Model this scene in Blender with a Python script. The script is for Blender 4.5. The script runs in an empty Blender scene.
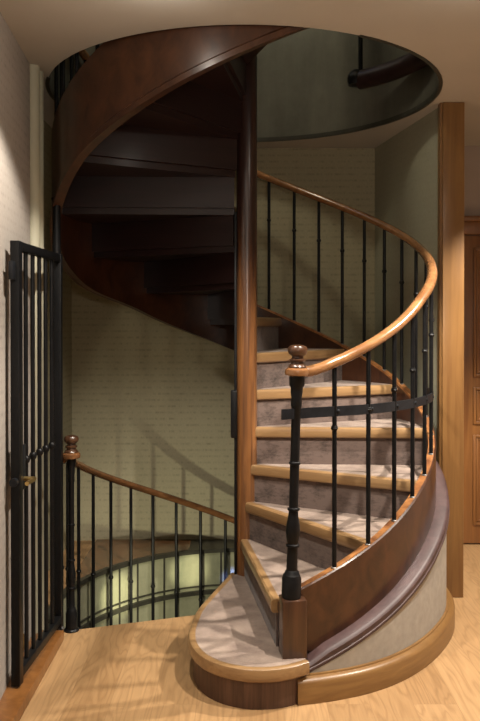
import bpy, bmesh, math, random
from mathutils import Vector, Matrix
random.seed(4)
sc = bpy.context.scene
COL = sc.collection
D2R = math.pi / 180.0
cos, sin, PI = math.cos, math.sin, math.pi

# ------------------------------------------------------------------ measures
CX, CY = 0.020, 4.03          # axis of the spiral
RISE, STEP = 0.189, 26.4      # riser height, turn per step in degrees
TH2 = -82.0                   # nosing of the second step
H = 2.61                     # ceiling
RO = 0.980                    # radius of the openings
SI, SO = 0.926, 0.962         # inner and outer face of the curved stringer
RB = 0.942                    # baluster ring
def ZK(k): return -0.033 + RISE * k          # height of step k
def zn(t):                    # nosing line of the upper flight
    return ZK(2) + RISE * (t - TH2) / STEP
LT0 = -156.0                  # landing edge of the flight going down
Z1 = ZK(1)                    # height of the first step
LRISE = 0.174                 # riser of the lower flight
def flare(t):                 # the lower end of the string swings out a little towards the newel
    f = min(1.0, max(0.0, (-28.0 - t) / 40.0))
    return 0.034 * f * f * (3 - 2 * f)
def zl(t):                    # nosing line of the lower flight
    return -LRISE * (LT0 - t) / STEP

# ------------------------------------------------------------------ materials
def new_mat(name):
    m = bpy.data.materials.new(name); m.use_nodes = True
    nt = m.node_tree
    return m, nt, nt.nodes['Principled BSDF']
def N(nt, kind, **kw):
    n = nt.nodes.new(kind)
    for k, v in kw.items(): setattr(n, k, v)
    return n
def coords(nt, scale, obj=True):
    tc = N(nt, 'ShaderNodeTexCoord'); mp = N(nt, 'ShaderNodeMapping')
    mp.inputs['Scale'].default_value = scale
    nt.links.new(tc.outputs['Object'], mp.inputs['Vector'])
    return mp.outputs['Vector']
def ramp(nt, fac, stops):
    r = N(nt, 'ShaderNodeValToRGB')
    e = r.color_ramp.elements
    while len(e) < len(stops): e.new(0.5)
    for el, (p, c) in zip(e, stops):
        el.position = p; el.color = (c[0], c[1], c[2], 1)
    nt.links.new(fac, r.inputs['Fac'])
    return r.outputs['Color']
def noise(nt, vec, scale, detail=4, rough=0.55, dist=0.0):
    n = N(nt, 'ShaderNodeTexNoise')
    n.inputs['Scale'].default_value = scale; n.inputs['Detail'].default_value = detail
    n.inputs['Roughness'].default_value = rough; n.inputs['Distortion'].default_value = dist
    nt.links.new(vec, n.inputs['Vector'])
    return n.outputs['Fac']
def bump(nt, bs, h, strength, dist=0.002):
    b = N(nt, 'ShaderNodeBump')
    b.inputs['Strength'].default_value = strength; b.inputs['Distance'].default_value = dist
    nt.links.new(h, b.inputs['Height']); nt.links.new(b.outputs['Normal'], bs.inputs['Normal'])
def wood(name, dark, light, scale=(30, 30, 2.2), rough=0.35, coat=0.0, nscale=1.0, dist=0.6):
    m, nt, bs = new_mat(name)
    v = coords(nt, scale)
    f = noise(nt, v, nscale, 6, 0.6, dist)
    c = ramp(nt, f, [(0.32, dark), (0.68, light)])
    nt.links.new(c, bs.inputs['Base Color'])
    bs.inputs['Roughness'].default_value = rough
    bs.inputs['Coat Weight'].default_value = coat
    bs.inputs['Coat Roughness'].default_value = 0.18
    bump(nt, bs, f, 0.12)
    return m
def plain(name, col, rough=0.5, metal=0.0, var=0.0, vscale=20):
    m, nt, bs = new_mat(name)
    bs.inputs['Roughness'].default_value = rough; bs.inputs['Metallic'].default_value = metal
    v = coords(nt, (1, 1, 1)); f = noise(nt, v, vscale, 4)
    lo = tuple(c * (1 - var) for c in col); hi = tuple(min(1, c * (1 + var)) for c in col)
    nt.links.new(ramp(nt, f, [(0.3, lo), (0.7, hi)]), bs.inputs['Base Color'])
    return m

M = {}
M['mahogany'] = wood('mahogany', (0.028, 0.0098, 0.0046), (0.072, 0.026, 0.0105), (14, 14, 9), 0.33, 0.28)
M['mahogany_step'] = wood('mahogany_step', (0.011, 0.0045, 0.0045), (0.022, 0.0095, 0.009), (3, 30, 30), 0.42, 0.1)
M['mahogany_step'].node_tree.nodes['Principled BSDF'].inputs['Specular IOR Level'].default_value = 0.28
M['column_wood'] = wood('column_wood', (0.070, 0.026, 0.011), (0.20, 0.082, 0.027), (40, 40, 2.0), 0.30, 0.4)
M['plum_moulding'] = wood('plum_moulding', (0.042, 0.021, 0.021), (0.078, 0.042, 0.040), (12, 12, 14), 0.5, 0.0)
def graded_column():  # column colour gets darker towards the top, transition broken up by noise
    m, nt, bs = new_mat('graded_column')
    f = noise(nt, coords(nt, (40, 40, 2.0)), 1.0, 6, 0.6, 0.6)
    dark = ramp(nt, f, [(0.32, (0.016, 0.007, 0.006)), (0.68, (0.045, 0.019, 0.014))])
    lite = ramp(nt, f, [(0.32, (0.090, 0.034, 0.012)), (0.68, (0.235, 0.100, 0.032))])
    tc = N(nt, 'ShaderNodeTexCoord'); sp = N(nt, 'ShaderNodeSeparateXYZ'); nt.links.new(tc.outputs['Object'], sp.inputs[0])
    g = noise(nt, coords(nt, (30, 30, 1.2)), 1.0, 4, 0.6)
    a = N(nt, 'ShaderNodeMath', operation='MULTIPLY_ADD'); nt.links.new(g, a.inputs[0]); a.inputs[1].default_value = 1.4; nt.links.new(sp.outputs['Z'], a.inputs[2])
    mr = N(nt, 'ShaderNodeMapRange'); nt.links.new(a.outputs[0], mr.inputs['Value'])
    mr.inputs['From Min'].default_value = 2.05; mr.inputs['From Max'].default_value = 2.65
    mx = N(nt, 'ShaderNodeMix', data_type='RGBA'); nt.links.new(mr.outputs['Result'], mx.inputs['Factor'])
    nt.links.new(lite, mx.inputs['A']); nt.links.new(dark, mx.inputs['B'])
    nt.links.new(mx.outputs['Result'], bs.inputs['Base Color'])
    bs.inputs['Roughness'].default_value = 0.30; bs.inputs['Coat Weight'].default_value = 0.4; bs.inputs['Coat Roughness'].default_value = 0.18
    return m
M['graded_column'] = graded_column()
M['nosing'] = wood('nosing_oak', (0.215, 0.120, 0.050), (0.315, 0.190, 0.084), (3, 40, 40), 0.36, 0.25)
M['rail_wood'] = wood('rail_wood', (0.150, 0.062, 0.023), (0.285, 0.138, 0.054), (9, 9, 20), 0.24, 0.5)
M['worn_edge'] = wood('worn_edge', (0.10, 0.030, 0.010), (0.40, 0.175, 0.055), (16, 16, 16), 0.40, 0.2)
M['rail_dark'] = wood('rail_dark', (0.11, 0.045, 0.017), (0.20, 0.09, 0.034), (9, 9, 20), 0.26, 0.5)
M['base_oak'] = wood('base_oak', (0.155, 0.075, 0.023), (0.225, 0.118, 0.037), (5, 5, 40), 0.38, 0.1)
M['post_oak'] = wood('post_oak', (0.150, 0.070, 0.021), (0.225, 0.114, 0.036), (26, 26, 1.6), 0.38, 0.2)
M['door_oak'] = wood('door_oak', (0.155, 0.058, 0.014), (0.25, 0.105, 0.028), (26, 26, 1.8), 0.40, 0.2)
M['newel_wood'] = wood('newel_wood', (0.026, 0.011, 0.006), (0.085, 0.036, 0.016), (24, 24, 3), 0.32, 0.35)
M['riser_dark'] = wood('riser_dark', (0.050, 0.022, 0.013), (0.115, 0.058, 0.036), (60, 60, 3), 0.5, 0.0)
M['iron'] = plain('black_iron', (0.006, 0.006, 0.0065), 0.36, 0.0, 0.3, 60)
M['iron'].node_tree.nodes['Principled BSDF'].inputs['Specular IOR Level'].default_value = 0.2
M['iron_strap'] = plain('strap_iron', (0.010, 0.011, 0.0135), 0.42, 0.0, 0.3, 40)
M['steel'] = plain('dull_steel', (0.20, 0.195, 0.19), 0.45, 0.7, 0.1)
M['brass'] = plain('brass', (0.62, 0.43, 0.17), 0.28, 0.95, 0.1)
M['ceiling'] = plain('ceiling_paint', (0.45, 0.425, 0.38), 0.85, 0.0, 0.03, 3)
M['white_trim'] = plain('cream_trim', (0.40, 0.38, 0.28), 0.6, 0.0, 0.05, 8)
M['lining'] = None

M['iron_strap'].node_tree.nodes['Principled BSDF'].inputs['Specular IOR Level'].default_value = 0.25
def carpet_mat(name, stripes):
    m, nt, bs = new_mat(name)
    v = coords(nt, (1, 1, 1))
    f = noise(nt, v, 9, 5, 0.65)
    g = noise(nt, v, 380, 2)
    mixn = N(nt, 'ShaderNodeMath', operation='MULTIPLY_ADD')
    nt.links.new(g, mixn.inputs[0]); mixn.inputs[1].default_value = 0.35
    nt.links.new(f, mixn.inputs[2])
    fac = mixn.outputs[0]
    if stripes:
        v2 = coords(nt, (22, 22, 75)); h = noise(nt, v2, 1.0, 3, 0.7)
        a = N(nt, 'ShaderNodeMath', operation='MULTIPLY_ADD')
        nt.links.new(h, a.inputs[0]); a.inputs[1].default_value = 0.55; nt.links.new(fac, a.inputs[2])
        b = N(nt, 'ShaderNodeMath', operation='SUBTRACT'); nt.links.new(a.outputs[0], b.inputs[0]); b.inputs[1].default_value = 0.27
        fac = b.outputs[0]
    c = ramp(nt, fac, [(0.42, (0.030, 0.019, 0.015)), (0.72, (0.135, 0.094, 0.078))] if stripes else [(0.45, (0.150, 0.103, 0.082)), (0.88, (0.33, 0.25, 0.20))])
    nt.links.new(c, bs.inputs['Base Color'])
    bs.inputs['Roughness'].default_value = 0.95
    bs.inputs['Sheen Weight'].default_value = 0.15
    bump(nt, bs, g, 0.5, 0.002)
    return m
M['carpet'] = carpet_mat('carpet', False)
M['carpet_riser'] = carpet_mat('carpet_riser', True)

def wallpaper(name, base, ink, rough=0.8, amount=0.6):
    # plain paper with rows of faint handwriting-like strokes
    m, nt, bs = new_mat(name)
    tc = N(nt, 'ShaderNodeTexCoord')
    sep = N(nt, 'ShaderNodeSeparateXYZ'); nt.links.new(tc.outputs['Object'], sep.inputs[0])
    add = N(nt, 'ShaderNodeMath', operation='ADD')
    nt.links.new(sep.outputs['X'], add.inputs[0]); nt.links.new(sep.outputs['Y'], add.inputs[1])
    rows = N(nt, 'ShaderNodeMath', operation='MULTIPLY'); nt.links.new(sep.outputs['Z'], rows.inputs[0]); rows.inputs[1].default_value = 24.0
    fr = N(nt, 'ShaderNodeMath', operation='FRACT'); nt.links.new(rows.outputs[0], fr.inputs[0])
    fl = N(nt, 'ShaderNodeMath', operation='FLOOR'); nt.links.new(rows.outputs[0], fl.inputs[0])
    band = ramp(nt, fr.outputs[0], [(0.25, (0, 0, 0)), (0.5, (1, 1, 1)), (0.75, (0, 0, 0))])
    cmb = N(nt, 'ShaderNodeCombineXYZ')
    sx = N(nt, 'ShaderNodeMath', operation='MULTIPLY'); nt.links.new(add.outputs[0], sx.inputs[0]); sx.inputs[1].default_value = 26
    sz = N(nt, 'ShaderNodeMath', operation='MULTIPLY'); nt.links.new(fl.outputs[0], sz.inputs[0]); sz.inputs[1].default_value = 7.3
    nt.links.new(sx.outputs[0], cmb.inputs['X']); nt.links.new(sz.outputs[0], cmb.inputs['Y'])
    st = noise(nt, cmb.outputs[0], 1.3, 6, 0.75)
    stc = ramp(nt, st, [(0.45, (0, 0, 0)), (0.62, (1, 1, 1))])
    mul = N(nt, 'ShaderNodeMix', data_type='RGBA', blend_type='MULTIPLY'); mul.inputs['Factor'].default_value = 1
    nt.links.new(band, mul.inputs['A']); nt.links.new(stc, mul.inputs['B'])
    v = coords(nt, (1, 1, 1)); weave = noise(nt, v, 70, 3, 0.6)
    bc = ramp(nt, weave, [(0.3, tuple(c * 0.93 for c in base)), (0.7, tuple(c * 1.05 for c in base))])
    mx = N(nt, 'ShaderNodeMix', data_type='RGBA', blend_type='MIX')
    sca = N(nt, 'ShaderNodeMath', operation='MULTIPLY')
    rgb = N(nt, 'ShaderNodeRGBToBW'); nt.links.new(mul.outputs['Result'], rgb.inputs[0])
    nt.links.new(rgb.outputs[0], sca.inputs[0]); sca.inputs[1].default_value = amount
    nt.links.new(sca.outputs[0], mx.inputs['Factor']); nt.links.new(bc, mx.inputs['A'])
    mx.inputs['B'].default_value = (*ink, 1)
    nt.links.new(mx.outputs['Result'], bs.inputs['Base Color'])
    bs.inputs['Roughness'].default_value = rough
    return m
M['paper_left'] = wallpaper('wallpaper_grey', (0.325, 0.29, 0.255), (0.222, 0.195, 0.172), 0.85, 0.8)
M['paper_back'] = wallpaper('wallpaper_olive', (0.315, 0.285, 0.185), (0.17, 0.15, 0.09), 0.8, 0.75)
M['paper_side'] = wallpaper('wallpaper_grey_green', (0.30, 0.29, 0.21), (0.22, 0.21, 0.15), 0.8, 0.3)
M['plaster'] = plain('panel_paper', (0.345, 0.315, 0.27), 0.85, 0.0, 0.10, 30)
M['paint_grey'] = plain('grey_wall_paint', (0.36, 0.29, 0.245), 0.85, 0.0, 0.04, 5)

def lining_mat(name, lo, hi, rough, metal):
    m, nt, bs = new_mat(name)
    v = coords(nt, (3.2, 3.2, 0.5)); f = noise(nt, v, 1.5, 5, 0.6)
    v2 = coords(nt, (1, 1, 1)); g = noise(nt, v2, 14, 5, 0.7)
    a = N(nt, 'ShaderNodeMath', operation='MULTIPLY_ADD'); nt.links.new(g, a.inputs[0]); a.inputs[1].default_value = 0.4; nt.links.new(f, a.inputs[2])
    nt.links.new(ramp(nt, a.outputs[0], [(0.5, lo), (0.9, hi)]), bs.inputs['Base Color'])
    bs.inputs['Roughness'].default_value = rough; bs.inputs['Metallic'].default_value = metal
    bump(nt, bs, g, 0.15, 0.004)
    return m
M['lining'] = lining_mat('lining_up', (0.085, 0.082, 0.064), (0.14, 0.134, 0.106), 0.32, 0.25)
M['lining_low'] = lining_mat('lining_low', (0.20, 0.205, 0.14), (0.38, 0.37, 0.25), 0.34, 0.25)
M['lining_rim'] = plain('lining_rim', (0.045, 0.042, 0.032), 0.35, 0.3, 0.2, 20)

def floor_mat():
    m, nt, bs = new_mat('oak_laminate')
    tc = N(nt, 'ShaderNodeTexCoord'); mp = N(nt, 'ShaderNodeMapping')
    mp.inputs['Rotation'].default_value = (0, 0, PI / 2)
    nt.links.new(tc.outputs['Object'], mp.inputs['Vector'])
    br = N(nt, 'ShaderNodeTexBrick'); br.offset = 0.37
    br.inputs['Scale'].default_value = 1.0
    br.inputs['Brick Width'].default_value = 1.25; br.inputs['Row Height'].default_value = 0.165
    br.inputs['Mortar Size'].default_value = 0.0012; br.inputs['Mortar Smooth'].default_value = 0.3; br.inputs['Bias'].default_value = 0.0
    br.inputs['Color1'].default_value = (0, 0, 0, 1); br.inputs['Color2'].default_value = (1, 1, 1, 1)
    br.inputs['Mortar'].default_value = (0.5, 0.5, 0.5, 1)
    nt.links.new(mp.outputs['Vector'], br.inputs['Vector'])
    # grain, shifted plank by plank
    mp2 = N(nt, 'ShaderNodeMapping'); mp2.inputs['Scale'].default_value = (9.0, 1.3, 1)
    off = N(nt, 'ShaderNodeVectorMath', operation='MULTIPLY_ADD')
    nt.links.new(br.outputs['Color'], off.inputs[0]); off.inputs[1].default_value = (7, 13, 0)
    nt.links.new(tc.outputs['Object'], off.inputs[2]); nt.links.new(off.outputs[0], mp2.inputs['Vector'])
    f = noise(nt, mp2.outputs['Vector'], 1.1, 2, 0.45, 0.3)
    rg = N(nt, 'ShaderNodeMath', operation='MULTIPLY'); nt.links.new(f, rg.inputs[0]); rg.inputs[1].default_value = 11.0
    sn = N(nt, 'ShaderNodeMath', operation='FRACT'); nt.links.new(rg.outputs[0], sn.inputs[0])
    rings = ramp(nt, sn.outputs[0], [(0.0, (0.80, 0.77, 0.74)), (0.3, (1.03, 1.03, 1.03)), (0.75, (1.0, 1.0, 1.0)), (1.0, (0.80, 0.77, 0.74))])
    tone = ramp(nt, br.outputs['Color'], [(0.0, (0.315, 0.182, 0.080)), (1.0, (0.405, 0.245, 0.115))])
    mul = N(nt, 'ShaderNodeMix', data_type='RGBA', blend_type='MULTIPLY'); mul.inputs['Factor'].default_value = 0.9
    nt.links.new(tone, mul.inputs['A']); nt.links.new(rings, mul.inputs['B'])
    fine = noise(nt, coords(nt, (120, 6, 1)), 1.0, 4, 0.6)
    fc = ramp(nt, fine, [(0.3, (0.86, 0.86, 0.86)), (0.7, (1.05, 1.05, 1.05))])
    mul2 = N(nt, 'ShaderNodeMix', data_type='RGBA', blend_type='MULTIPLY'); mul2.inputs['Factor'].default_value = 1
    nt.links.new(mul.outputs['Result'], mul2.inputs['A']); nt.links.new(fc, mul2.inputs['B'])
    seam = N(nt, 'ShaderNodeMix', data_type='RGBA', blend_type='MIX')
    nt.links.new(br.outputs['Fac'], seam.inputs['Factor']); nt.links.new(mul2.outputs['Result'], seam.inputs['A'])
    seam.inputs['B'].default_value = (0.27, 0.155, 0.070, 1)
    nt.links.new(seam.outputs['Result'], bs.inputs['Base Color'])
    bs.inputs['Roughness'].default_value = 0.42
    return m
M['floor'] = floor_mat()

# ------------------------------------------------------------------ mesh helpers
def link(name, bm, mat, parent=None, loc=(0, 0, 0), smooth=35):
    bmesh.ops.recalc_face_normals(bm, faces=bm.faces[:])
    me = bpy.data.meshes.new(name); bm.to_mesh(me); bm.free()
    o = bpy.data.objects.new(name, me); COL.objects.link(o)
    o.location = loc
    if parent: o.parent = parent
    for m in (mat if isinstance(mat, (list, tuple)) else [mat]): me.materials.append(M[m])
    if smooth:
        for p in me.polygons: p.use_smooth = True
        try: me.set_sharp_from_angle(angle=smooth * D2R)
        except Exception: pass
    return o
def empty(name, loc, label, cat, group=None):
    o = bpy.data.objects.new(name, None); COL.objects.link(o)
    o.empty_display_size = 0.1; o.location = loc
    o['label'] = label; o['category'] = cat
    if group: o['group'] = group
    return o
def struct(name, bm, mat, label=None, smooth=35):
    o = link(name, bm, mat, None, (0, 0, 0), smooth); o['kind'] = 'structure'
    if label: o['label'] = label
    return o
def copy_to(src, parent, loc=None, rotz=None):
    c = src.copy(); COL.objects.link(c); c.parent = parent
    if loc is not None: c.location = loc
    if rotz is not None: c.rotation_euler = (0, 0, rotz)
    return c
def box(bm, x0, x1, y0, y1, z0, z1, bev=0.0):
    vs = [bm.verts.new((x, y, z)) for x in (x0, x1) for y in (y0, y1) for z in (z0, z1)]
    F = [(0, 1, 3, 2), (4, 6, 7, 5), (0, 4, 5, 1), (2, 3, 7, 6), (0, 2, 6, 4), (1, 5, 7, 3)]
    fs = [bm.faces.new([vs[i] for i in f]) for f in F]
    if bev > 0:
        es = list({e for f in fs for e in f.edges})
        bmesh.ops.bevel(bm, geom=es, offset=bev, segments=2, affect='EDGES', profile=0.5)
def prism(bm, pts, z0, z1, bev=0.0):
    n = len(pts)
    a = [bm.verts.new((p[0], p[1], z0)) for p in pts]; b = [bm.verts.new((p[0], p[1], z1)) for p in pts]
    bot = bm.faces.new(a[::-1]); top = bm.faces.new(b)
    for i in range(n): bm.faces.new((a[i], a[(i + 1) % n], b[(i + 1) % n], b[i]))
    if bev > 0:
        bmesh.ops.bevel(bm, geom=list(top.edges) + list(bot.edges), offset=bev, segments=3, affect='EDGES', profile=0.5)
def sweep(bm, rings, closed_prof=True, caps=True):
    """rings: list of lists of points; joined in order."""
    vr = [[bm.verts.new(p) for p in r] for r in rings]
    n = len(vr[0])
    for i in range(len(vr) - 1):
        for j in range(n if closed_prof else n - 1):
            k = (j + 1) % n
            bm.faces.new((vr[i][j], vr[i][k], vr[i + 1][k], vr[i + 1][j]))
    if caps and closed_prof:
        bm.faces.new(vr[0][::-1]); bm.faces.new(vr[-1])
def arc(prof, t0, t1, n):
    """prof(t)->[(r,z)..]; returns rings round the z axis."""
    out = []
    for i in range(n + 1):
        t = t0 + (t1 - t0) * i / n
        out.append([(r * cos(t * D2R), r * sin(t * D2R), z) for r, z in prof(t)])
    return out
def lathe(bm, prof, seg=20, cx=0, cy=0):
    """prof: list of (r,z) bottom to top."""
    rs = []
    for r, z in prof:
        rs.append([bm.verts.new((cx + r * cos(2 * PI * i / seg), cy + r * sin(2 * PI * i / seg), z)) for i in range(seg)])
    for a, b in zip(rs, rs[1:]):
        for i in range(seg): bm.faces.new((a[i], a[(i + 1) % seg], b[(i + 1) % seg], b[i]))
    bm.faces.new(rs[0][::-1]); bm.faces.new(rs[-1])
def tube(bm, pts, rad, seg=12):
    rings = []
    for i, p in enumerate(pts):
        p = Vector(p)
        a = Vector(pts[max(i - 1, 0)]); b = Vector(pts[min(i + 1, len(pts) - 1)])
        t = (b - a).normalized()
        up = Vector((0, 0, 1)) if abs(t.z) < 0.95 else Vector((1, 0, 0))
        u = t.cross(up).normalized(); v = u.cross(t).normalized()
        ru, rv = rad if isinstance(rad, tuple) else (rad, rad)
        rings.append([p + u * (ru * cos(2 * PI * k / seg)) + v * (rv * sin(2 * PI * k / seg)) for k in range(seg)])
    sweep(bm, rings)
def plate(bm, outer, hole, z0, z1):
    """flat slab with a hole"""
    for z in (z0, z1):
        es = []
        for loop in (outer, hole):
            vs = [bm.verts.new((p[0], p[1], z)) for p in loop]
            es += [bm.edges.new((vs[i], vs[(i + 1) % len(vs)])) for i in range(len(vs))]
        bmesh.ops.triangle_fill(bm, use_beauty=True, use_dissolve=False, edges=es)
    for loop in (outer, hole):
        a = [bm.verts.new((p[0], p[1], z0)) for p in loop]; b = [bm.verts.new((p[0], p[1], z1)) for p in loop]
        n = len(loop)
        for i in range(n): bm.faces.new((a[i], a[(i + 1) % n], b[(i + 1) % n], b[i]))
    bmesh.ops.remove_doubles(bm, verts=bm.verts[:], dist=1e-5)
def pol(r, t, z=None, c=(0, 0)):
    p = (c[0] + r * cos(t * D2R), c[1] + r * sin(t * D2R))
    return p if z is None else (*p, z)

C = (CX, CY)
XL, XR, YF, YB = -0.925, 2.7, -1.6, 5.20

# ------------------------------------------------------------------ the setting
LAND = [(-0.86, 3.655), (-0.12, 3.905)]            # edge of the landing at the flight going down
hole = [LAND[0], LAND[1], (0.10, 3.99)] + [pol(RO, t, c=C) for t in range(-30, 199, 4)]
bm = bmesh.new()
plate(bm, [(-1.14, YF), (XR, YF), (XR, YB), (-1.14, YB)], hole, -0.27, 0.0)
struct('floor', bm, 'floor', 'light oak laminate plank floor with an opening for the stairs', 0)

bm = bmesh.new()
circ = [pol(RO, t, c=C) for t in range(0, 360, 4)]
plate(bm, [(-1.14, YF), (XR, YF), (XR, YB), (-1.14, YB)], circ, H, H + 0.25)
struct('ceiling', bm, 'ceiling', 'beige painted ceiling with a large round stair opening', 0)

# left wall in front of the recess, with its rounded end trim
def xw(y): return -0.900 - 0.080 * (y - 3.0)      # face of the left wall, a little out of square
bm = bmesh.new(); prism(bm, [(-1.24, YF), (xw(YF), YF), (xw(3.51), 3.51), (-1.24, 3.51)], 0, H); box(bm, -1.24, XL - 0.05, 3.51, 3.71, 0, H)
struct('wall_left', bm, 'paper_left', 'pale grey papered wall on the left behind the iron gate', 0)
bm = bmesh.new()
lathe(bm, [(0.032, 0), (0.032, H)], 20, XL - 0.012, 3.545)
lathe(bm, [(0.034, 0), (0.034, H)], 20, XL - 0.018, 3.625)
struct('trim_1', bm, 'white_trim', 'cream rounded strips at the end of the left wall')
bm = bmesh.new(); prism(bm, [(xw(2.0) - 0.01, 2.0), (-0.800, 2.0), (-0.805, 3.56), (xw(3.5), 3.56)], 0, 0.048, 0.004)
struct('baseboard_left', bm, 'door_oak', 'brown wooden baseboard along the left wall')
# recess behind the stair
bm = bmesh.new(); box(bm, -1.24, -1.12, 3.70, YB, -2.7, H)
struct('wall_recess', bm, 'paper_back', 'side wall of the stair recess on the left', 0)
bm = bmesh.new(); box(bm, -1.24, 1.19, YB, YB + 0.1, 0, H)
struct('wall_back', bm, 'paper_back', 'olive papered wall with faint script lines behind the stairs', 0)
# partition on the right, its end dressed with an oak post
bm = bmesh.new(); prism(bm, [(1.078, 4.16), (1.178, 4.16), (1.178, YB), (0.895, YB)], 0, H)
struct('wall_right', bm, 'paper_side', 'grey green partition wall beside the stairs', 0)
bm = bmesh.new(); box(bm, 1.066, 1.180, 4.115, 4.165, 0, H, 0.004); box(bm, 1.054, 1.080, 4.13, 4.175, 0, H)
struct('trim_2', bm, 'post_oak', 'tall oak board dressing the end of the partition')
bm = bmesh.new(); box(bm, 1.19, XR, 5.13, YB + 0.1, 0, H)
struct('wall_door_side', bm, 'paint_grey', 'brownish grey wall above and around the panelled door', 0)
bm = bmesh.new(); box(bm, XR, XR + 0.1, YF, YB + 0.1, 0, H)
struct('wall_far_right', bm, 'paint_grey', None, 0)
bm = bmesh.new(); box(bm, -1.14, XR + 0.1, YF - 0.1, YF, 0, H)
struct('wall_front', bm, 'paint_grey', None, 0)

# panelled door
DX0, DX1, DY = 1.43, 2.21, 5.13
bm = bmesh.new()
box(bm, DX0, DX1, DY - 0.030, DY, 0.01, 2.02, 0.003)
door = struct('door_1', bm, 'door_oak', 'brown oak panelled door at the far right edge')
bm = bmesh.new()
for x0, x1 in ((DX0 - 0.09, DX0 - 0.005), (DX1 + 0.005, DX1 + 0.09)): box(bm, x0, x1, DY - 0.045, DY, 0, 2.10, 0.006)
box(bm, DX0 - 0.09, DX1 + 0.09, DY - 0.047, DY, 2.025, 2.11, 0.006)
box(bm, DX0 - 0.11, DX1 + 0.11, DY - 0.060, DY, 2.11, 2.145, 0.008)
f = link('door_casing', bm, 'door_oak', door)
for z0, z1 in ((1.10, 1.94), (0.79, 1.03), (0.13, 0.72)):
    for x0, x1 in ((DX0 + 0.09, DX0 + 0.36), (DX0 + 0.42, DX1 - 0.09)):
        bm = bmesh.new()
        yy = DY - 0.030
        for a, (w, d) in enumerate(((0.018, 0.012), (0.014, 0.006))):
            o = a * 0.022
            box(bm, x0 + o, x0 + o + w, yy - d, yy, z0 + o, z1 - o, 0.003); box(bm, x1 - o - w, x1 - o, yy - d, yy, z0 + o, z1 - o, 0.003)
            box(bm, x0 + o + w, x1 - o - w, yy - d, yy, z0 + o, z0 + o + w, 0.003); box(bm, x0 + o + w, x1 - o - w, yy - d, yy, z1 - o - w, z1 - o, 0.003)
        box(bm, x0 + 0.055, x1 - 0.055, yy - 0.009, yy, z0 + 0.055, z1 - 0.055, 0.008)
        link('door_panel', bm, 'door_oak', door)
bm = bmesh.new(); lathe(bm, [(0.012, 0), (0.012, 0.03), (0.026, 0.04), (0.028, 0.055), (0.018, 0.068)], 16)
k = link('door_knob', bm, 'brass', door, (DX1 - 0.05, DY - 0.03, 1.0)); k.rotation_euler = (PI / 2, 0, 0)
bm = bmesh.new(); box(bm, DX1 + 0.10, XR, DY - 0.016, DY, 0, 0.085, 0.004); box(bm, 1.193, DX0 - 0.1, DY - 0.016, DY, 0, 0.085, 0.004)
struct('baseboard_back', bm, 'base_oak')

# linings of the two round openings and the well above and below
bm = bmesh.new()
sweep(bm, arc(lambda t: [(RO - 0.003, H + 0.006), (RO + 0.01, H + 0.006), (RO + 0.01, H + 2.3), (RO - 0.003, H + 2.3)], -62, 270, 100))
for v in bm.verts: v.co.x += CX; v.co.y += CY
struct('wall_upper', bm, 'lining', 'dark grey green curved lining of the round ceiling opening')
bm = bmesh.new()
sweep(bm, arc(lambda t: [(RO - 0.008, H - 0.003), (RO + 0.010, H - 0.003), (RO + 0.010, H + 0.004), (RO + 0.002, H + 0.004), (RO + 0.002, H + 0.020), (RO - 0.008, H + 0.022)], -62, 200, 90))
for v in bm.verts: v.co.x += CX; v.co.y += CY
struct('trim_3', bm, 'lining_rim', 'dark rim round the ceiling opening')
bm = bmesh.new()
prism(bm, [pol(RO + 0.05, t, c=C) for t in range(0, 360, 10)], H + 2.3, H + 2.35)
struct('ceiling_upper', bm, 'paint_grey', None, 0)
bm = bmesh.new()
sweep(bm, arc(lambda t: [(RO - 0.002, -2.75), (RO + 0.03, -2.75), (RO + 0.03, -0.002), (RO - 0.002, -0.002)], -20, 196, 80))
for v in bm.verts: v.co.x += CX; v.co.y += CY
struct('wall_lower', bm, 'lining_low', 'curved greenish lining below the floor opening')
bm = bmesh.new()
for z0, z1, d in ((-0.016, 0.010, 0.018), (-0.278, -0.252, 0.022), (-0.232, -0.222, 0.010)):
    sweep(bm, arc(lambda t: [(RO - d, z0), (RO + 0.012, z0), (RO + 0.012, z1), (RO - d, z1)], -20, 196, 80))
for v in bm.verts: v.co.x += CX; v.co.y += CY
struct('trim_4', bm, 'lining_rim', 'dark curved edge strips of the floor opening')
for nm, x0, x1, m, lb in (('trim_6', -1.12, -0.325, 'rail_dark', 'brown wooden strip of floor between the opening and the back wall'), ('trim_7', -0.325, 0.88, 'lining_rim', 'dark strip between the floor opening and the back wall')):
    ps = []
    for i in range(25):
        x = x0 + (x1 - x0) * i / 24
        d = (RO + 0.008) ** 2 - (x - CX) ** 2
        ps.append((x, CY + math.sqrt(d) if d > 0 else CY))
    ps = [p for p in ps if p[1] > CY + 0.1]
    bm = bmesh.new(); prism(bm, ps + [(ps[-1][0], YB), (ps[0][0], YB)], 0.0, 0.008)
    struct(nm, bm, m, lb, 0)
for k in range(14):                                    # upright seams of the lower lining
    t = 40 + 11 * k + (3 if k % 3 else 0)
    bm = bmesh.new()
    sweep(bm, arc(lambda q: [(RO - 0.006, -0.6), (RO + 0.002, -0.6), (RO + 0.002, -0.015), (RO - 0.006, -0.015)], t, t + 0.7, 2))
    for v in bm.verts: v.co.x += CX; v.co.y += CY
    struct('trim_%d' % (8 + k), bm, 'lining_rim')
bm = bmesh.new(); box(bm, -1.3, 1.4, 2.6, 5.4, -2.85, -2.75)
struct('floor_lower', bm, 'floor', None, 0)

# ------------------------------------------------------------------ the flight going up
S = empty('spiral_staircase', (CX, CY, 0), 'mahogany spiral staircase with carpeted treads curling up through the round ceiling opening', 'staircase')

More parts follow.
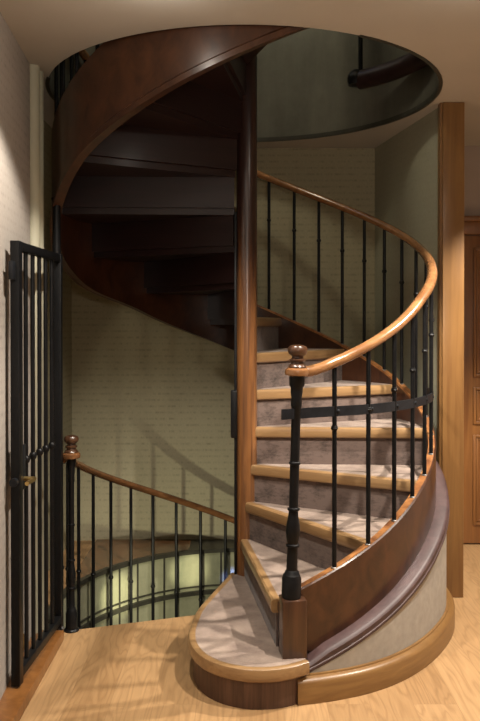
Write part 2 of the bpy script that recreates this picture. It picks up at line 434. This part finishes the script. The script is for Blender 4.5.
bm = bmesh.new(); lathe(bm, [(0.053, 0.0), (0.053, 1.0), (0.053, 2.0), (0.053, 4.3)], 32)
link('center_column', bm, 'graded_column', S, (0.015, 0, 0))
bm = bmesh.new(); box(bm, -0.068, -0.034, -0.032, 0.004, 0.86, 1.105, 0.007)
bar = bmesh.new(); box(bar, -0.050, -0.036, -0.020, -0.004, 0.10, 2.02, 0.003)
link('stop_bar', bar, 'iron', S)
link('latch_plate', bm, 'iron', S)['label'] = 'black latch plate on the column'

# step template at angle 0, top at z 0
def wedge(bm, r0, r1, t0, t1, z0, z1, n=8):
    inner = [pol(r0, t0 + (t1 - t0) * i / 4) for i in range(5)]
    outer = [pol(r1, t0 + (t1 - t0) * i / n) for i in range(n + 1)]
    prism(bm, outer + inner[::-1], z0, z1)
RI = 0.050
bm = bmesh.new(); wedge(bm, RI, SI + 0.030, 0, STEP + 0.2, -0.040, -0.006)
step0 = link('step', bm, 'mahogany_step', S, smooth=0)
def nosing_bm(r0, r1):
    bm = bmesh.new()
    prof = [(0.004, -0.050), (-0.016, -0.050), (-0.023, -0.045), (-0.026, -0.036), (-0.026, -0.012), (-0.023, -0.002), (-0.016, 0.003), (0.010, 0.003), (0.010, -0.004), (0.004, -0.004)]
    sweep(bm, [[(r, y, z) for y, z in prof] for r in (r0, r1)])
    return bm
nos0 = link('nosing', nosing_bm(RI, SI + 0.004), 'nosing', step0)
bm = bmesh.new(); wedge(bm, RI + 0.002, SI + 0.030, 0.4, STEP + 0.1, -0.006, 0.002)
for v in bm.verts:
    if v.co.y < 0.006: v.co.y = 0.006
car0 = link('tread_carpet', bm, 'carpet', step0, smooth=0)
bm = bmesh.new(); box(bm, RI, SI, 0.002, 0.020, -RISE - 0.006, -0.040)
ris0 = link('riser', bm, 'mahogany_step', step0, smooth=0)
bm = bmesh.new(); box(bm, RI + 0.002, SI - 0.001, -0.005, 0.002, -RISE + 0.002, -0.050)
rc0 = link('riser_carpet', bm, 'carpet_riser', step0, smooth=0)
step0.location = (0, 0, ZK(2)); step0.rotation_euler = (0, 0, TH2 * D2R)
KMAX = 16
for k in range(3, KMAX + 1):
    s = copy_to(step0, S, (0, 0, ZK(k)), (TH2 + STEP * (k - 2)) * D2R)
    for c in (nos0, car0, ris0, rc0): copy_to(c, s)

# first step with its rounded front
B1 = [(-0.070, 0.010), (-0.115, -0.155), (-0.205, -0.475), (-0.228, -0.640), (-0.235, -0.780), (-0.218, -0.900), (-0.172, -1.005), (-0.100, -1.080),
      (-0.010, -1.122), (0.080, -1.130), (0.165, -1.108), (0.245, -1.060)]
def smooth_line(pts, n=6):
    out = []
    P = [pts[0]] + list(pts) + [pts[-1]]
    for i in range(1, len(P) - 2):
        for j in range(n):
            t = j / n
            q = []
            for d in (0, 1):
                a, b, c, e = P[i - 1][d], P[i][d], P[i + 1][d], P[i + 2][d]
                q.append(0.5 * (2 * b + (c - a) * t + (2 * a - 5 * b + 4 * c - e) * t * t + (3 * b - a - 3 * c + e) * t ** 3))
            out.append(tuple(q))
    out.append(tuple(pts[-1]))
    return out
edge = smooth_line(B1)
def inset(line, d):
    out = []
    for i, p in enumerate(line):
        a = Vector(line[max(i - 1, 0)]); b = Vector(line[min(i + 1, len(line) - 1)])
        t = (b - a).normalized(); nrm = Vector((-t.y, t.x))     # to the left of travel = inward
        out.append((p[0] + nrm.x * d, p[1] + nrm.y * d))
    return out
back1 = [(0.250, -0.93), (0.200, -0.90), (0.055, -0.01)]
bm = bmesh.new(); prism(bm, inset(edge, 0.012) + back1, Z1 - 0.045, Z1 - 0.006)
st1 = link('step', bm, 'mahogany_step', S, smooth=0); st1['label'] = 'wide first step with a rounded front'
bm = bmesh.new()
prof = [(0.030, -0.048), (0.006, -0.048), (0.001, -0.043), (0.0, -0.034), (0.0, -0.010), (0.003, -0.001), (0.009, 0.003), (0.024, 0.003), (0.030, 0.0)]
cols = [inset(edge, d) for d, z in prof]
sweep(bm, [[(cols[j][i][0], cols[j][i][1], Z1 + prof[j][1]) for j in range(len(prof))] for i in range(len(edge))])
link('nosing', bm, 'nosing', st1)
bm = bmesh.new(); prism(bm, inset(edge, 0.029) + back1, Z1 - 0.006, Z1 + 0.001)
link('tread_carpet', bm, 'carpet', st1, smooth=0)
ri = inset(edge, 0.020); ri2 = inset(edge, 0.040)
bm = bmesh.new(); sweep(bm, [[(*a, 0.0), (*a, Z1 - 0.046), (*b, Z1 - 0.046), (*b, 0.0)] for a, b in zip(ri, ri2)])
link('riser', bm, 'riser_dark', st1)

# curved stringer with its moulding along the lower edge
T0 = -79.0
T1 = 292.0
def sag(t):            # depth of the stringer under the nosing line
    pts = [(-90, 0.280), (40, 0.290), (95, 0.325), (130, 0.350), (165, 0.425), (185, 0.44), (200, 0.395), (225, 0.350), (400, 0.350)]
    for (a, u), (b, v) in zip(pts, pts[1:]):
        if a <= t <= b:
            f = (t - a) / (b - a); f = f * f * (3 - 2 * f)
            return u + (v - u) * f
    return 0.285
def ztop(t): return zn(t) + 0.030
bm = bmesh.new()
def prof_s(t):
    zt, zb = ztop(t), max(zn(t) - sag(t), Z1 + 0.002 if t < -62 else -1)
    g = flare(t)
    return [(SI + g, zb), (SO + g, zb), (SO + g, zt - 0.006), (SO + g - 0.006, zt), (SI + g + 0.006, zt), (SI + g, zt - 0.006)]
sweep(bm, arc(prof_s, T0, T1, 150))
link('stringer', bm, 'mahogany', S)
bm = bmesh.new()
sweep(bm, arc(lambda t: [(SI + flare(t) - 0.002, ztop(t) - 0.012), (SO + flare(t) - 0.007, ztop(t) - 0.004), (SO + flare(t) - 0.007, ztop(t) + 0.002), (SI + flare(t) - 0.002, ztop(t) + 0.002)], T0, 110, 90))
link('stringer_cap', bm, 'worn_edge', S)['label'] = 'worn orange brown top edge of the stringer'
MO = 1.026
def prof_m(t):
    f = min(1.0, max(0.0, (t + 85.0) / 13.0))
    zt = zn(t) - 0.232; zb = zn(t) - 0.283
    zb = max(zb, 0.100); zt = zb + max(0.006, (zt - zb)) * (0.12 + 0.88 * f)
    e = MO if t < 5 else MO - (MO - SO - 0.004) * min(1, (t - 5) / 40.0)
    a = SO - 0.004 + flare(t); e += flare(t)
    d = min(0.007, (zt - zb) * 0.2)
    return [(a, zb), (e - 0.004, zb), (e, zb + d * 0.5), (e, zb + 2 * d), (e - 0.003, zb + 2.4 * d), (e - 0.003, zt - 2 * d), (e - 0.008, zt - d), (e - 0.018, zt), (a, zt + 0.001)]
bm = bmesh.new(); sweep(bm, arc(prof_m, -85, 62, 90))
link('stringer_moulding', bm, 'plum_moulding', S)['label'] = 'plum brown moulding under the stringer'
bm = bmesh.new()
sweep(bm, arc(lambda t: [(SO - 0.003, zn(t) - sag(t) - 0.002), (SO + 0.009, zn(t) - sag(t) - 0.002), (SO + 0.009, zn(t) - sag(t) + 0.023), (SO - 0.003, zn(t) - sag(t) + 0.035)], 62, T1, 100))
link('stringer_moulding', bm, 'mahogany', S)
# papered panel and oak skirting closing the space under the first steps
SKR = 1.012
def fl(t, ps): return [(r + 1.35 * flare(t), z) for r, z in ps]
bm = bmesh.new()
sweep(bm, arc(lambda t: fl(t, [(SKR - 0.02, 0.0), (SKR, 0.0), (SKR, max(zn(t) - 0.283, 0.10)), (SKR - 0.02, max(zn(t) - 0.283, 0.10))]), -80, 10, 50))
link('side_panel', bm, 'plaster', S)['label'] = 'grey papered curved panel under the stringer'
bm = bmesh.new()
sweep(bm, arc(lambda t: fl(t, [(SKR - 0.004, 0.0), (1.052, 0.0), (1.052, 0.078), (1.046, 0.088), (1.034, 0.094), (1.024, 0.095), (1.022, 0.101), (SKR - 0.004, 0.101)]), -79.5, 4, 60))
link('skirting_board', bm, 'base_oak', S)['label'] = 'curved oak skirting board at the floor'

# newel post
def newel_at(root, ang, rad, z0, ztop_, kwood='newel_wood', g=1.0, fs=1.0):
    """turned iron newel; z0 foot, ztop_ underside of the wooden handrail disc"""
    x, y = pol(rad, ang)
    L = ztop_ - z0
    bm = bmesh.new()
    pr = [(0.0, 0.036), (0.002, 0.038), (0.090, 0.038), (0.098, 0.034), (0.103, 0.034), (0.110, 0.029), (0.118, 0.027), (0.125, 0.022), (0.215, 0.0205),
          (0.228, 0.0205), (0.232, 0.027), (0.240, 0.027), (0.244, 0.021), (0.262, 0.024), (0.300, 0.0285), (0.330, 0.026), (0.372, 0.0195), (0.392, 0.0185), (0.396, 0.024), (0.404, 0.024), (0.408, 0.018),
          (0.60, 0.0185), (0.604, 0.023), (0.612, 0.023), (0.616, 0.0185), (0.74, 0.018), (0.86, 0.0185), (0.868, 0.022), (0.90, 0.020), (0.93, 0.024), (0.95, 0.024), (0.96, 0.030), (1.0, 0.031)]
    lathe(bm, [(r * g, z * L) for z, r in pr], 24)
    n = link('newel_post', bm, 'iron', root, (x, y, z0))
    bm = bmesh.new()
    pk = [(0.026, -0.001), (0.046, 0.004), (0.049, 0.014), (0.047, 0.026), (0.038, 0.033)]
    lathe(bm, [(r * fs, z * fs) for r, z in pk], 24)
    link('rail_disc', bm, 'rail_wood' if fs == 1.0 else 'rail_dark', n, (0, 0, L))
    bm = bmesh.new()
    pk = [(0.034, 0.032), (0.036, 0.037), (0.033, 0.043), (0.026, 0.048), (0.024, 0.056), (0.031, 0.060), (0.032, 0.065), (0.023, 0.071), (0.022, 0.078), (0.034, 0.086), (0.039, 0.096), (0.039, 0.108), (0.033, 0.117), (0.020, 0.122), (0.006, 0.123)]
    lathe(bm, [(r * fs, z * fs) for r, z in pk], 24)
    link('finial', bm, kwood, n, (0, 0, L))['label'] = 'turned wooden finial'
    return n, (x, y)
NA, NR = -79.7, 1.004
NZ = 0.380
n1, nxy = newel_at(S, NA, NR, NZ, 1.243)
n1.rotation_euler = (0, 1.5 * D2R, 0)
LEAN = 0.863 * math.tan(1.5 * D2R)
bm = bmesh.new(); box(bm, -0.042, 0.054, -0.044, 0.044, Z1 - 0.001, NZ, 0.005)
o = link('newel_base', bm, 'newel_wood', S, (nxy[0], nxy[1], 0)); o.rotation_euler = (0, 0, 8 * D2R)
o['label'] = 'square wooden block under the iron newel'

# handrail: leaves the newel disc and follows the helix
RAIL = 0.86
def railz(t):
    z = zn(t) + RAIL
    return z
pts = [(nxy[0] + LEAN + 0.015, nxy[1], 1.259), (nxy[0] + LEAN + 0.05, nxy[1] + 0.008, 1.262)]
for i in range(0, 120):
    t = -72 + (262 + 72) * i / 119.0
    w = min(1.0, (t + 72) / 40.0)
    r = RB + flare(t)
    z = railz(t); z = z * w + (1.272 + (t + 72) * 0.0058) * (1 - w)
    pts.append(pol(r, t, z))
bm = bmesh.new(); tube(bm, pts, (0.025, 0.022), 14)
link('handrail', bm, 'rail_wood', S)
def rail_under(t):
    w = min(1.0, max(0, (t + 72) / 40.0))
    return railz(t) * w + (1.272 + (t + 72) * 0.0058) * (1 - w) - 0.012

# balusters
def baluster_mesh(L, frac):
    bm = bmesh.new()
    lathe(bm, [(0.0095, 0.0), (0.0095, L)], 12)
    return bm
BL = RAIL - 0.012 - 0.026
def make_baluster(root, L, frac, mats='iron'):
    b = link('baluster', baluster_mesh(L, frac), mats, root)
    bm = bmesh.new(); zc = frac * L
    lathe(bm, [(0.0098, zc - 0.010), (0.0125, zc - 0.008), (0.0128, zc - 0.004), (0.0155, zc), (0.0128, zc + 0.004), (0.0125, zc + 0.008), (0.0098, zc + 0.010)], 12)
    link('collar', bm, mats, b)
    bm = bmesh.new(); lathe(bm, [(0.0135, -0.002), (0.0135, 0.001), (0.011, 0.003), (0.010, 0.003)], 12)
    link('ferrule', bm, 'steel', b)
    return b
b0 = make_baluster(S, BL, 0.69)
angs = [-68.5 + 9.9 * j for j in range(33)]
first = True
for t in angs:
    L = rail_under(t) - ztop(t)
    p = pol(RB + flare(t), t, ztop(t))
    if abs(L - BL) > 0.006:
        b = make_baluster(S, L, 0.69); b.location = p
    elif first:
        b0.location = p; first = False; b = b0
    else:
        b = copy_to(b0, S, p)
        for c in list(b0.children): copy_to(c, b)

# flat iron strap with rivets along the outside of the balusters
ZS = 1.098
ss = arc(lambda t: [(q0 - 0.007, ZS - 0.020), (q0, ZS - 0.020), (q0, ZS + 0.020), (q0 - 0.007, ZS + 0.020)] if (q0 := 0.950 + flare(t)) else None, -69, 4, 40)
lead = []
for u in (0.0, 0.5):
    p0 = Vector(pol(1.036, -82.2)); p1 = Vector(pol(0.9465 + flare(-69), -69))
    q = p0.lerp(p1, u)
    tn = (p1 - p0).normalized(); nn = Vector((tn.y, -tn.x)) * 0.0035
    lead.append([(q.x - nn.x, q.y - nn.y, ZS - 0.02), (q.x + nn.x, q.y + nn.y, ZS - 0.02), (q.x + nn.x, q.y + nn.y, ZS + 0.02), (q.x - nn.x, q.y - nn.y, ZS + 0.02)])
bm = bmesh.new(); sweep(bm, lead + ss)
strap = link('strap', bm, 'iron_strap', S); strap['label'] = 'flat black iron strap with rivets'
bm = bmesh.new(); lathe(bm, [(0.008, 0), (0.0075, 0.002), (0.005, 0.004), (0.001, 0.005)], 10)
rv = link('rivet', bm, 'iron_strap', strap)
for i, t in enumerate([-68.5 + 9.9 * j for j in range(8)]):
    c = rv if i == 0 else copy_to(rv, strap)
    c.location = pol(0.950 + flare(t), t + 0.8, ZS)
    c.rotation_euler = (PI / 2, 0, (t + 90) * D2R)

# ------------------------------------------------------------------ the flight going down
Lw = empty('spiral_staircase', (CX, CY, 0), 'lower flight with black railing going down through the floor opening on the left', 'staircase')
bm = bmesh.new(); lathe(bm, [(0.053, -2.75), (0.053, -0.001)], 24)
link('center_column', bm, 'column_wood', Lw)
for j in range(1, 9):
    s = copy_to(step0, Lw, (0, 0, -LRISE * j), (LT0 - STEP * j + 0.0) * D2R)
    for c in (nos0, car0, ris0, rc0): copy_to(c, s)
bm = bmesh.new()
sweep(bm, arc(lambda t: [(SI, zl(t) - 0.29), (SO, zl(t) - 0.29), (SO, zl(t) + 0.03), (SI, zl(t) + 0.03)], -160, -400, 100))
link('stringer', bm, 'mahogany', Lw)
LA, LR = -156.5, 0.888
n2, lxy = newel_at(Lw, LA, LR, 0.012, 0.812, 'newel_wood', 0.72, 0.9)
bm = bmesh.new(); lathe(bm, [(0.036, 0.0005), (0.036, 0.006), (0.030, 0.012)], 24)
link('newel_foot', bm, 'iron', Lw, (lxy[0], lxy[1], 0))
LRB = 0.925
LOFF = 0.925
def lrail(t):
    w = min(1.0, (-159 - t) / 30.0)
    return (zl(t) + LOFF) * w + (0.80 + (t + 159) * 0.0045) * (1 - w)
pts = [(lxy[0], lxy[1] + 0.0, 0.818)]
for i in range(100):
    t = -159 - (400 - 159) * i / 99.0
    pts.append(pol(LRB, t, lrail(t)))
bm = bmesh.new(); tube(bm, pts, (0.024, 0.020), 12)
link('handrail', bm, 'rail_dark', Lw)
LBL = LOFF - 0.012 - 0.03
lb0 = make_baluster(Lw, LBL, 0.36)
t = -164.0; first = True
while t > -395:
    zb = zl(t) + 0.03; L = lrail(t) - 0.012 - zb
    p = pol(LRB, t, zb)
    if abs(L - LBL) > 0.008:
        b = make_baluster(Lw, L, 0.36); b.location = p
    elif first:
        lb0.location = p; first = False
    else:
        b = copy_to(lb0, Lw, p)
        for c in list(lb0.children): copy_to(c, b)
    t -= 9.9

# ------------------------------------------------------------------ the iron gate, folded back against the left wall
GX, GY0, GY1, GZ = -0.832, 2.985, 3.600, 1.765
G = empty('iron_gate', (GX, GY1, 0), 'tall black iron bar gate folded open against the left wall', 'gate')
G.rotation_euler = (0, 0, -2.7 * D2R)
def gl(y): return y - GY1
bm = bmesh.new(); box(bm, -0.017, 0.017, gl(GY0), gl(GY0) + 0.045, 0.055, GZ, 0.002); link('stile', bm, 'iron', G)
bm = bmesh.new(); box(bm, -0.017, 0.017, -0.035, 0.0, 0.055, GZ, 0.002); link('stile', bm, 'iron', G)
bm = bmesh.new(); box(bm, -0.016, 0.016, gl(GY0) + 0.044, -0.034, GZ - 0.036, GZ - 0.001, 0.002); link('top_rail', bm, 'iron', G)
bm = bmesh.new(); box(bm, -0.016, 0.016, gl(GY0) + 0.044, -0.034, 0.075, 0.110, 0.002); link('bottom_rail', bm, 'iron', G)
for i in range(5):
    y = GY0 + 0.045 + (GY1 - 0.035 - GY0 - 0.045) * (i + 1) / 6.0
    bm = bmesh.new(); lathe(bm, [(0.009, 0.109), (0.009, GZ - 0.035)], 12)
    b = link('bar', bm, 'iron', G, (0, gl(y), 0))
    zc = 0.905
    bm = bmesh.new(); lathe(bm, [(0.0108, zc - 0.014), (0.014, zc - 0.010), (0.0165, zc), (0.014, zc + 0.010), (0.0108, zc + 0.014)], 12)
    link('collar', bm, 'iron', b)
bm = bmesh.new(); box(bm, -0.014, 0.014, gl(GY0) + 0.046, gl(GY0) + 0.088, 0.80, 0.975, 0.002)
lock = link('lock_box', bm, 'iron_strap', G)
bm = bmesh.new()
tube(bm, [(0.012, gl(GY0) + 0.068, 0.842), (0.050, gl(GY0) + 0.068, 0.842), (0.056, gl(GY0) + 0.064, 0.842), (0.058, gl(GY0) + 0.050, 0.842), (0.056, gl(GY0) - 0.03, 0.842)], 0.0085, 10)
h = link('handle', bm, 'brass', lock); h['label'] = 'brass lever handle'
bm = bmesh.new(); tube(bm, [(0.0, gl(GY0) + 0.002, 0.842), (0.0, gl(GY0) - 0.022, 0.842)], 0.016, 12)
link('latch_bolt', bm, 'iron_strap', lock)
bm = bmesh.new(); box(bm, -0.012, 0.004, gl(GY0) - 0.034, gl(GY0) + 0.004, 1.615, 1.685, 0.002)
link('catch_plate', bm, 'iron_strap', G)

# iron post carrying the string where the gate hangs
bm = bmesh.new(); lathe(bm, [(0.024, 0.001), (0.024, 0.006), (0.019, 0.012), (0.019, 2.02), (0.024, 2.025), (0.024, 2.035)], 16)
for v in bm.verts: v.co.x += -0.858; v.co.y += 3.662
struct('trim_5', bm, 'iron', 'black iron post carrying the staircase above the gate')

# small brass hold-back hook on the wall by the gate
bm = bmesh.new()
tube(bm, [(0, 0, 0.085), (0.014, 0, 0.092), (0.022, 0, 0.075), (0.020, 0, 0.03), (0.012, 0, 0.005), (0.004, 0, 0.018)], 0.006, 10)
o = link('wall_hook', bm, 'brass', None, (xw(3.22) + 0.004, 3.22, 0.075))
o['label'] = 'small brass hook on the left wall low beside the gate'; o['category'] = 'hook'

# dark landing piece with an iron bar up in the ceiling opening
Q = empty('upper_railing', (CX, CY, 2.80), 'short dark railing end seen inside the ceiling opening at right', 'railing')
bm = bmesh.new()
pp = [pol(0.955 - 0.13 * (i / 14.0) ** 1.3, -2 + 38 * i / 14.0, 0.05) for i in range(15)]
tube(bm, pp, (0.050, 0.055), 14)
rl = link('handrail', bm, 'mahogany_step', Q)
M['void'] = M['iron']
bm = bmesh.new(); lathe(bm, [(0.02, -0.02), (0.05, -0.012), (0.058, 0.02), (0.05, 0.05), (0.03, 0.07)], 18)
link('scroll_end', bm, 'iron', Q, pol(0.82, 37, 0.035))
bm = bmesh.new(); lathe(bm, [(0.013, 0.0), (0.013, 0.9)], 12)
link('baluster', bm, 'iron', Q, pol(0.82, 35, 0.06))

# ------------------------------------------------------------------ lights
def spot(name, loc, target, power, size=85, blend=0.6, col=(1.0, 0.80, 0.58), rad=0.03):
    d = bpy.data.lights.new(name, 'SPOT'); d.energy = power; d.spot_size = size * D2R; d.spot_blend = blend
    d.color = col; d.shadow_soft_size = rad
    o = bpy.data.objects.new(name, d); COL.objects.link(o); o.location = loc
    o.rotation_euler = (Vector(target) - Vector(loc)).to_track_quat('-Z', 'Y').to_euler()
    return o
def area(name, loc, target, power, sx, sy, col):
    d = bpy.data.lights.new(name, 'AREA'); d.energy = power; d.shape = 'RECTANGLE'; d.size = sx; d.size_y = sy; d.color = col
    o = bpy.data.objects.new(name, d); COL.objects.link(o); o.location = loc
    o.rotation_euler = (Vector(target) - Vector(loc)).to_track_quat('-Z', 'Y').to_euler()
    return o
def point(name, loc, power, rad, col):
    d = bpy.data.lights.new(name, 'POINT'); d.energy = power; d.shadow_soft_size = rad; d.color = col
    o = bpy.data.objects.new(name, d); COL.objects.link(o); o.location = loc
    return o
WARM = (1.0, 0.915, 0.80)
ZL = H - 0.03
spot('downlight_left', (-0.26, 2.62, ZL), (-0.26, 2.70, 0), 130, 122, 0.25, WARM, 0.02)
point('downlight_left_glow', (-0.26, 2.62, ZL - 0.02), 3.5, 0.03, WARM)
spot('downlight_right', (0.80, 2.55, ZL), (0.78, 2.65, 0), 235, 116, 0.25, WARM, 0.02)
point('downlight_right_glow', (0.80, 2.55, ZL - 0.02), 3, 0.03, WARM)
spot('downlight_far_right', (1.75, 3.50, ZL), (1.50, 3.60, 0), 350, 96, 0.4, WARM, 0.02)
spot('downlight_room_left', (-0.3, 0.6, ZL), (-0.3, 0.7, 0), 60, 110, 0.4, WARM)
spot('downlight_room_right', (1.2, 0.6, ZL), (1.2, 0.7, 0), 60, 110, 0.4, WARM)
area('ceiling_fill', (0.4, -0.9, 1.7), (0.4, -0.6, 2.6), 48, 0.4, 0.4, WARM)  # added fill behind the camera to brighten the ceiling, no known fitting
point('upper_lamp', (-0.45, 3.65, 4.82), 72, 0.10, (1.0, 0.95, 0.74))
area('upper_window', (-0.45, 4.55, 4.3), (-0.7, 3.7, 2.6), 0.8, 0.12, 0.4, (0.25, 0.4, 1.0))
spot('lining_fill', (-0.45, 3.98, -0.10), (-0.25, 5.0, -0.30), 24, 120, 0.9, (1.0, 0.95, 0.68), 0.02)  # added fill hidden below the landing edge, brightens the lower lining
spot('lining_fill', (-0.45, 3.98, -0.10), (-0.72, 4.62, -0.17), 45, 24, 0.8, (1.0, 0.95, 0.62), 0.02)  # added narrow spot that throws a bright patch on the lining
spot('lining_fill', (-0.45, 3.98, -0.10), (-0.33, 4.93, -0.12), 70, 16, 0.8, (1.0, 0.95, 0.62), 0.02)  # second added spot for another bright patch on the lining
spot('lining_fill', (-0.45, 3.98, -0.10), (-0.045, 5.0, -0.19), 260, 8, 0.8, (0.25, 0.35, 1.0), 0.02)  # added blue spot standing in for a bluish reflection on the lining

w = bpy.data.worlds.new('World'); sc.world = w; w.use_nodes = True
w.node_tree.nodes['Background'].inputs['Color'].default_value = (0.9, 0.8, 0.7, 1)
w.node_tree.nodes['Background'].inputs['Strength'].default_value = 0.01

# ------------------------------------------------------------------ camera
cd = bpy.data.cameras.new('camera'); cam = bpy.data.objects.new('camera', cd); COL.objects.link(cam)
cam.location = (0, 0, 1.45); PITCH = 0.5
cam.rotation_euler = ((90 - PITCH) * D2R, 0, 0)
cd.shift_y = -(37.5 - 782.0 * math.tan(PITCH * D2R)) / 721.0
cd.sensor_fit = 'VERTICAL'; cd.sensor_height = 36.0; cd.sensor_width = 36.0
cd.lens = 782.0 / 721.0 * 36.0
cd.clip_start = 0.05
sc.camera = cam
sc.view_settings.view_transform = 'Standard'; sc.view_settings.look = 'None'
sc.view_settings.gamma = 1.0; sc.view_settings.use_curve_mapping = False
sc.view_settings.exposure = 0.0
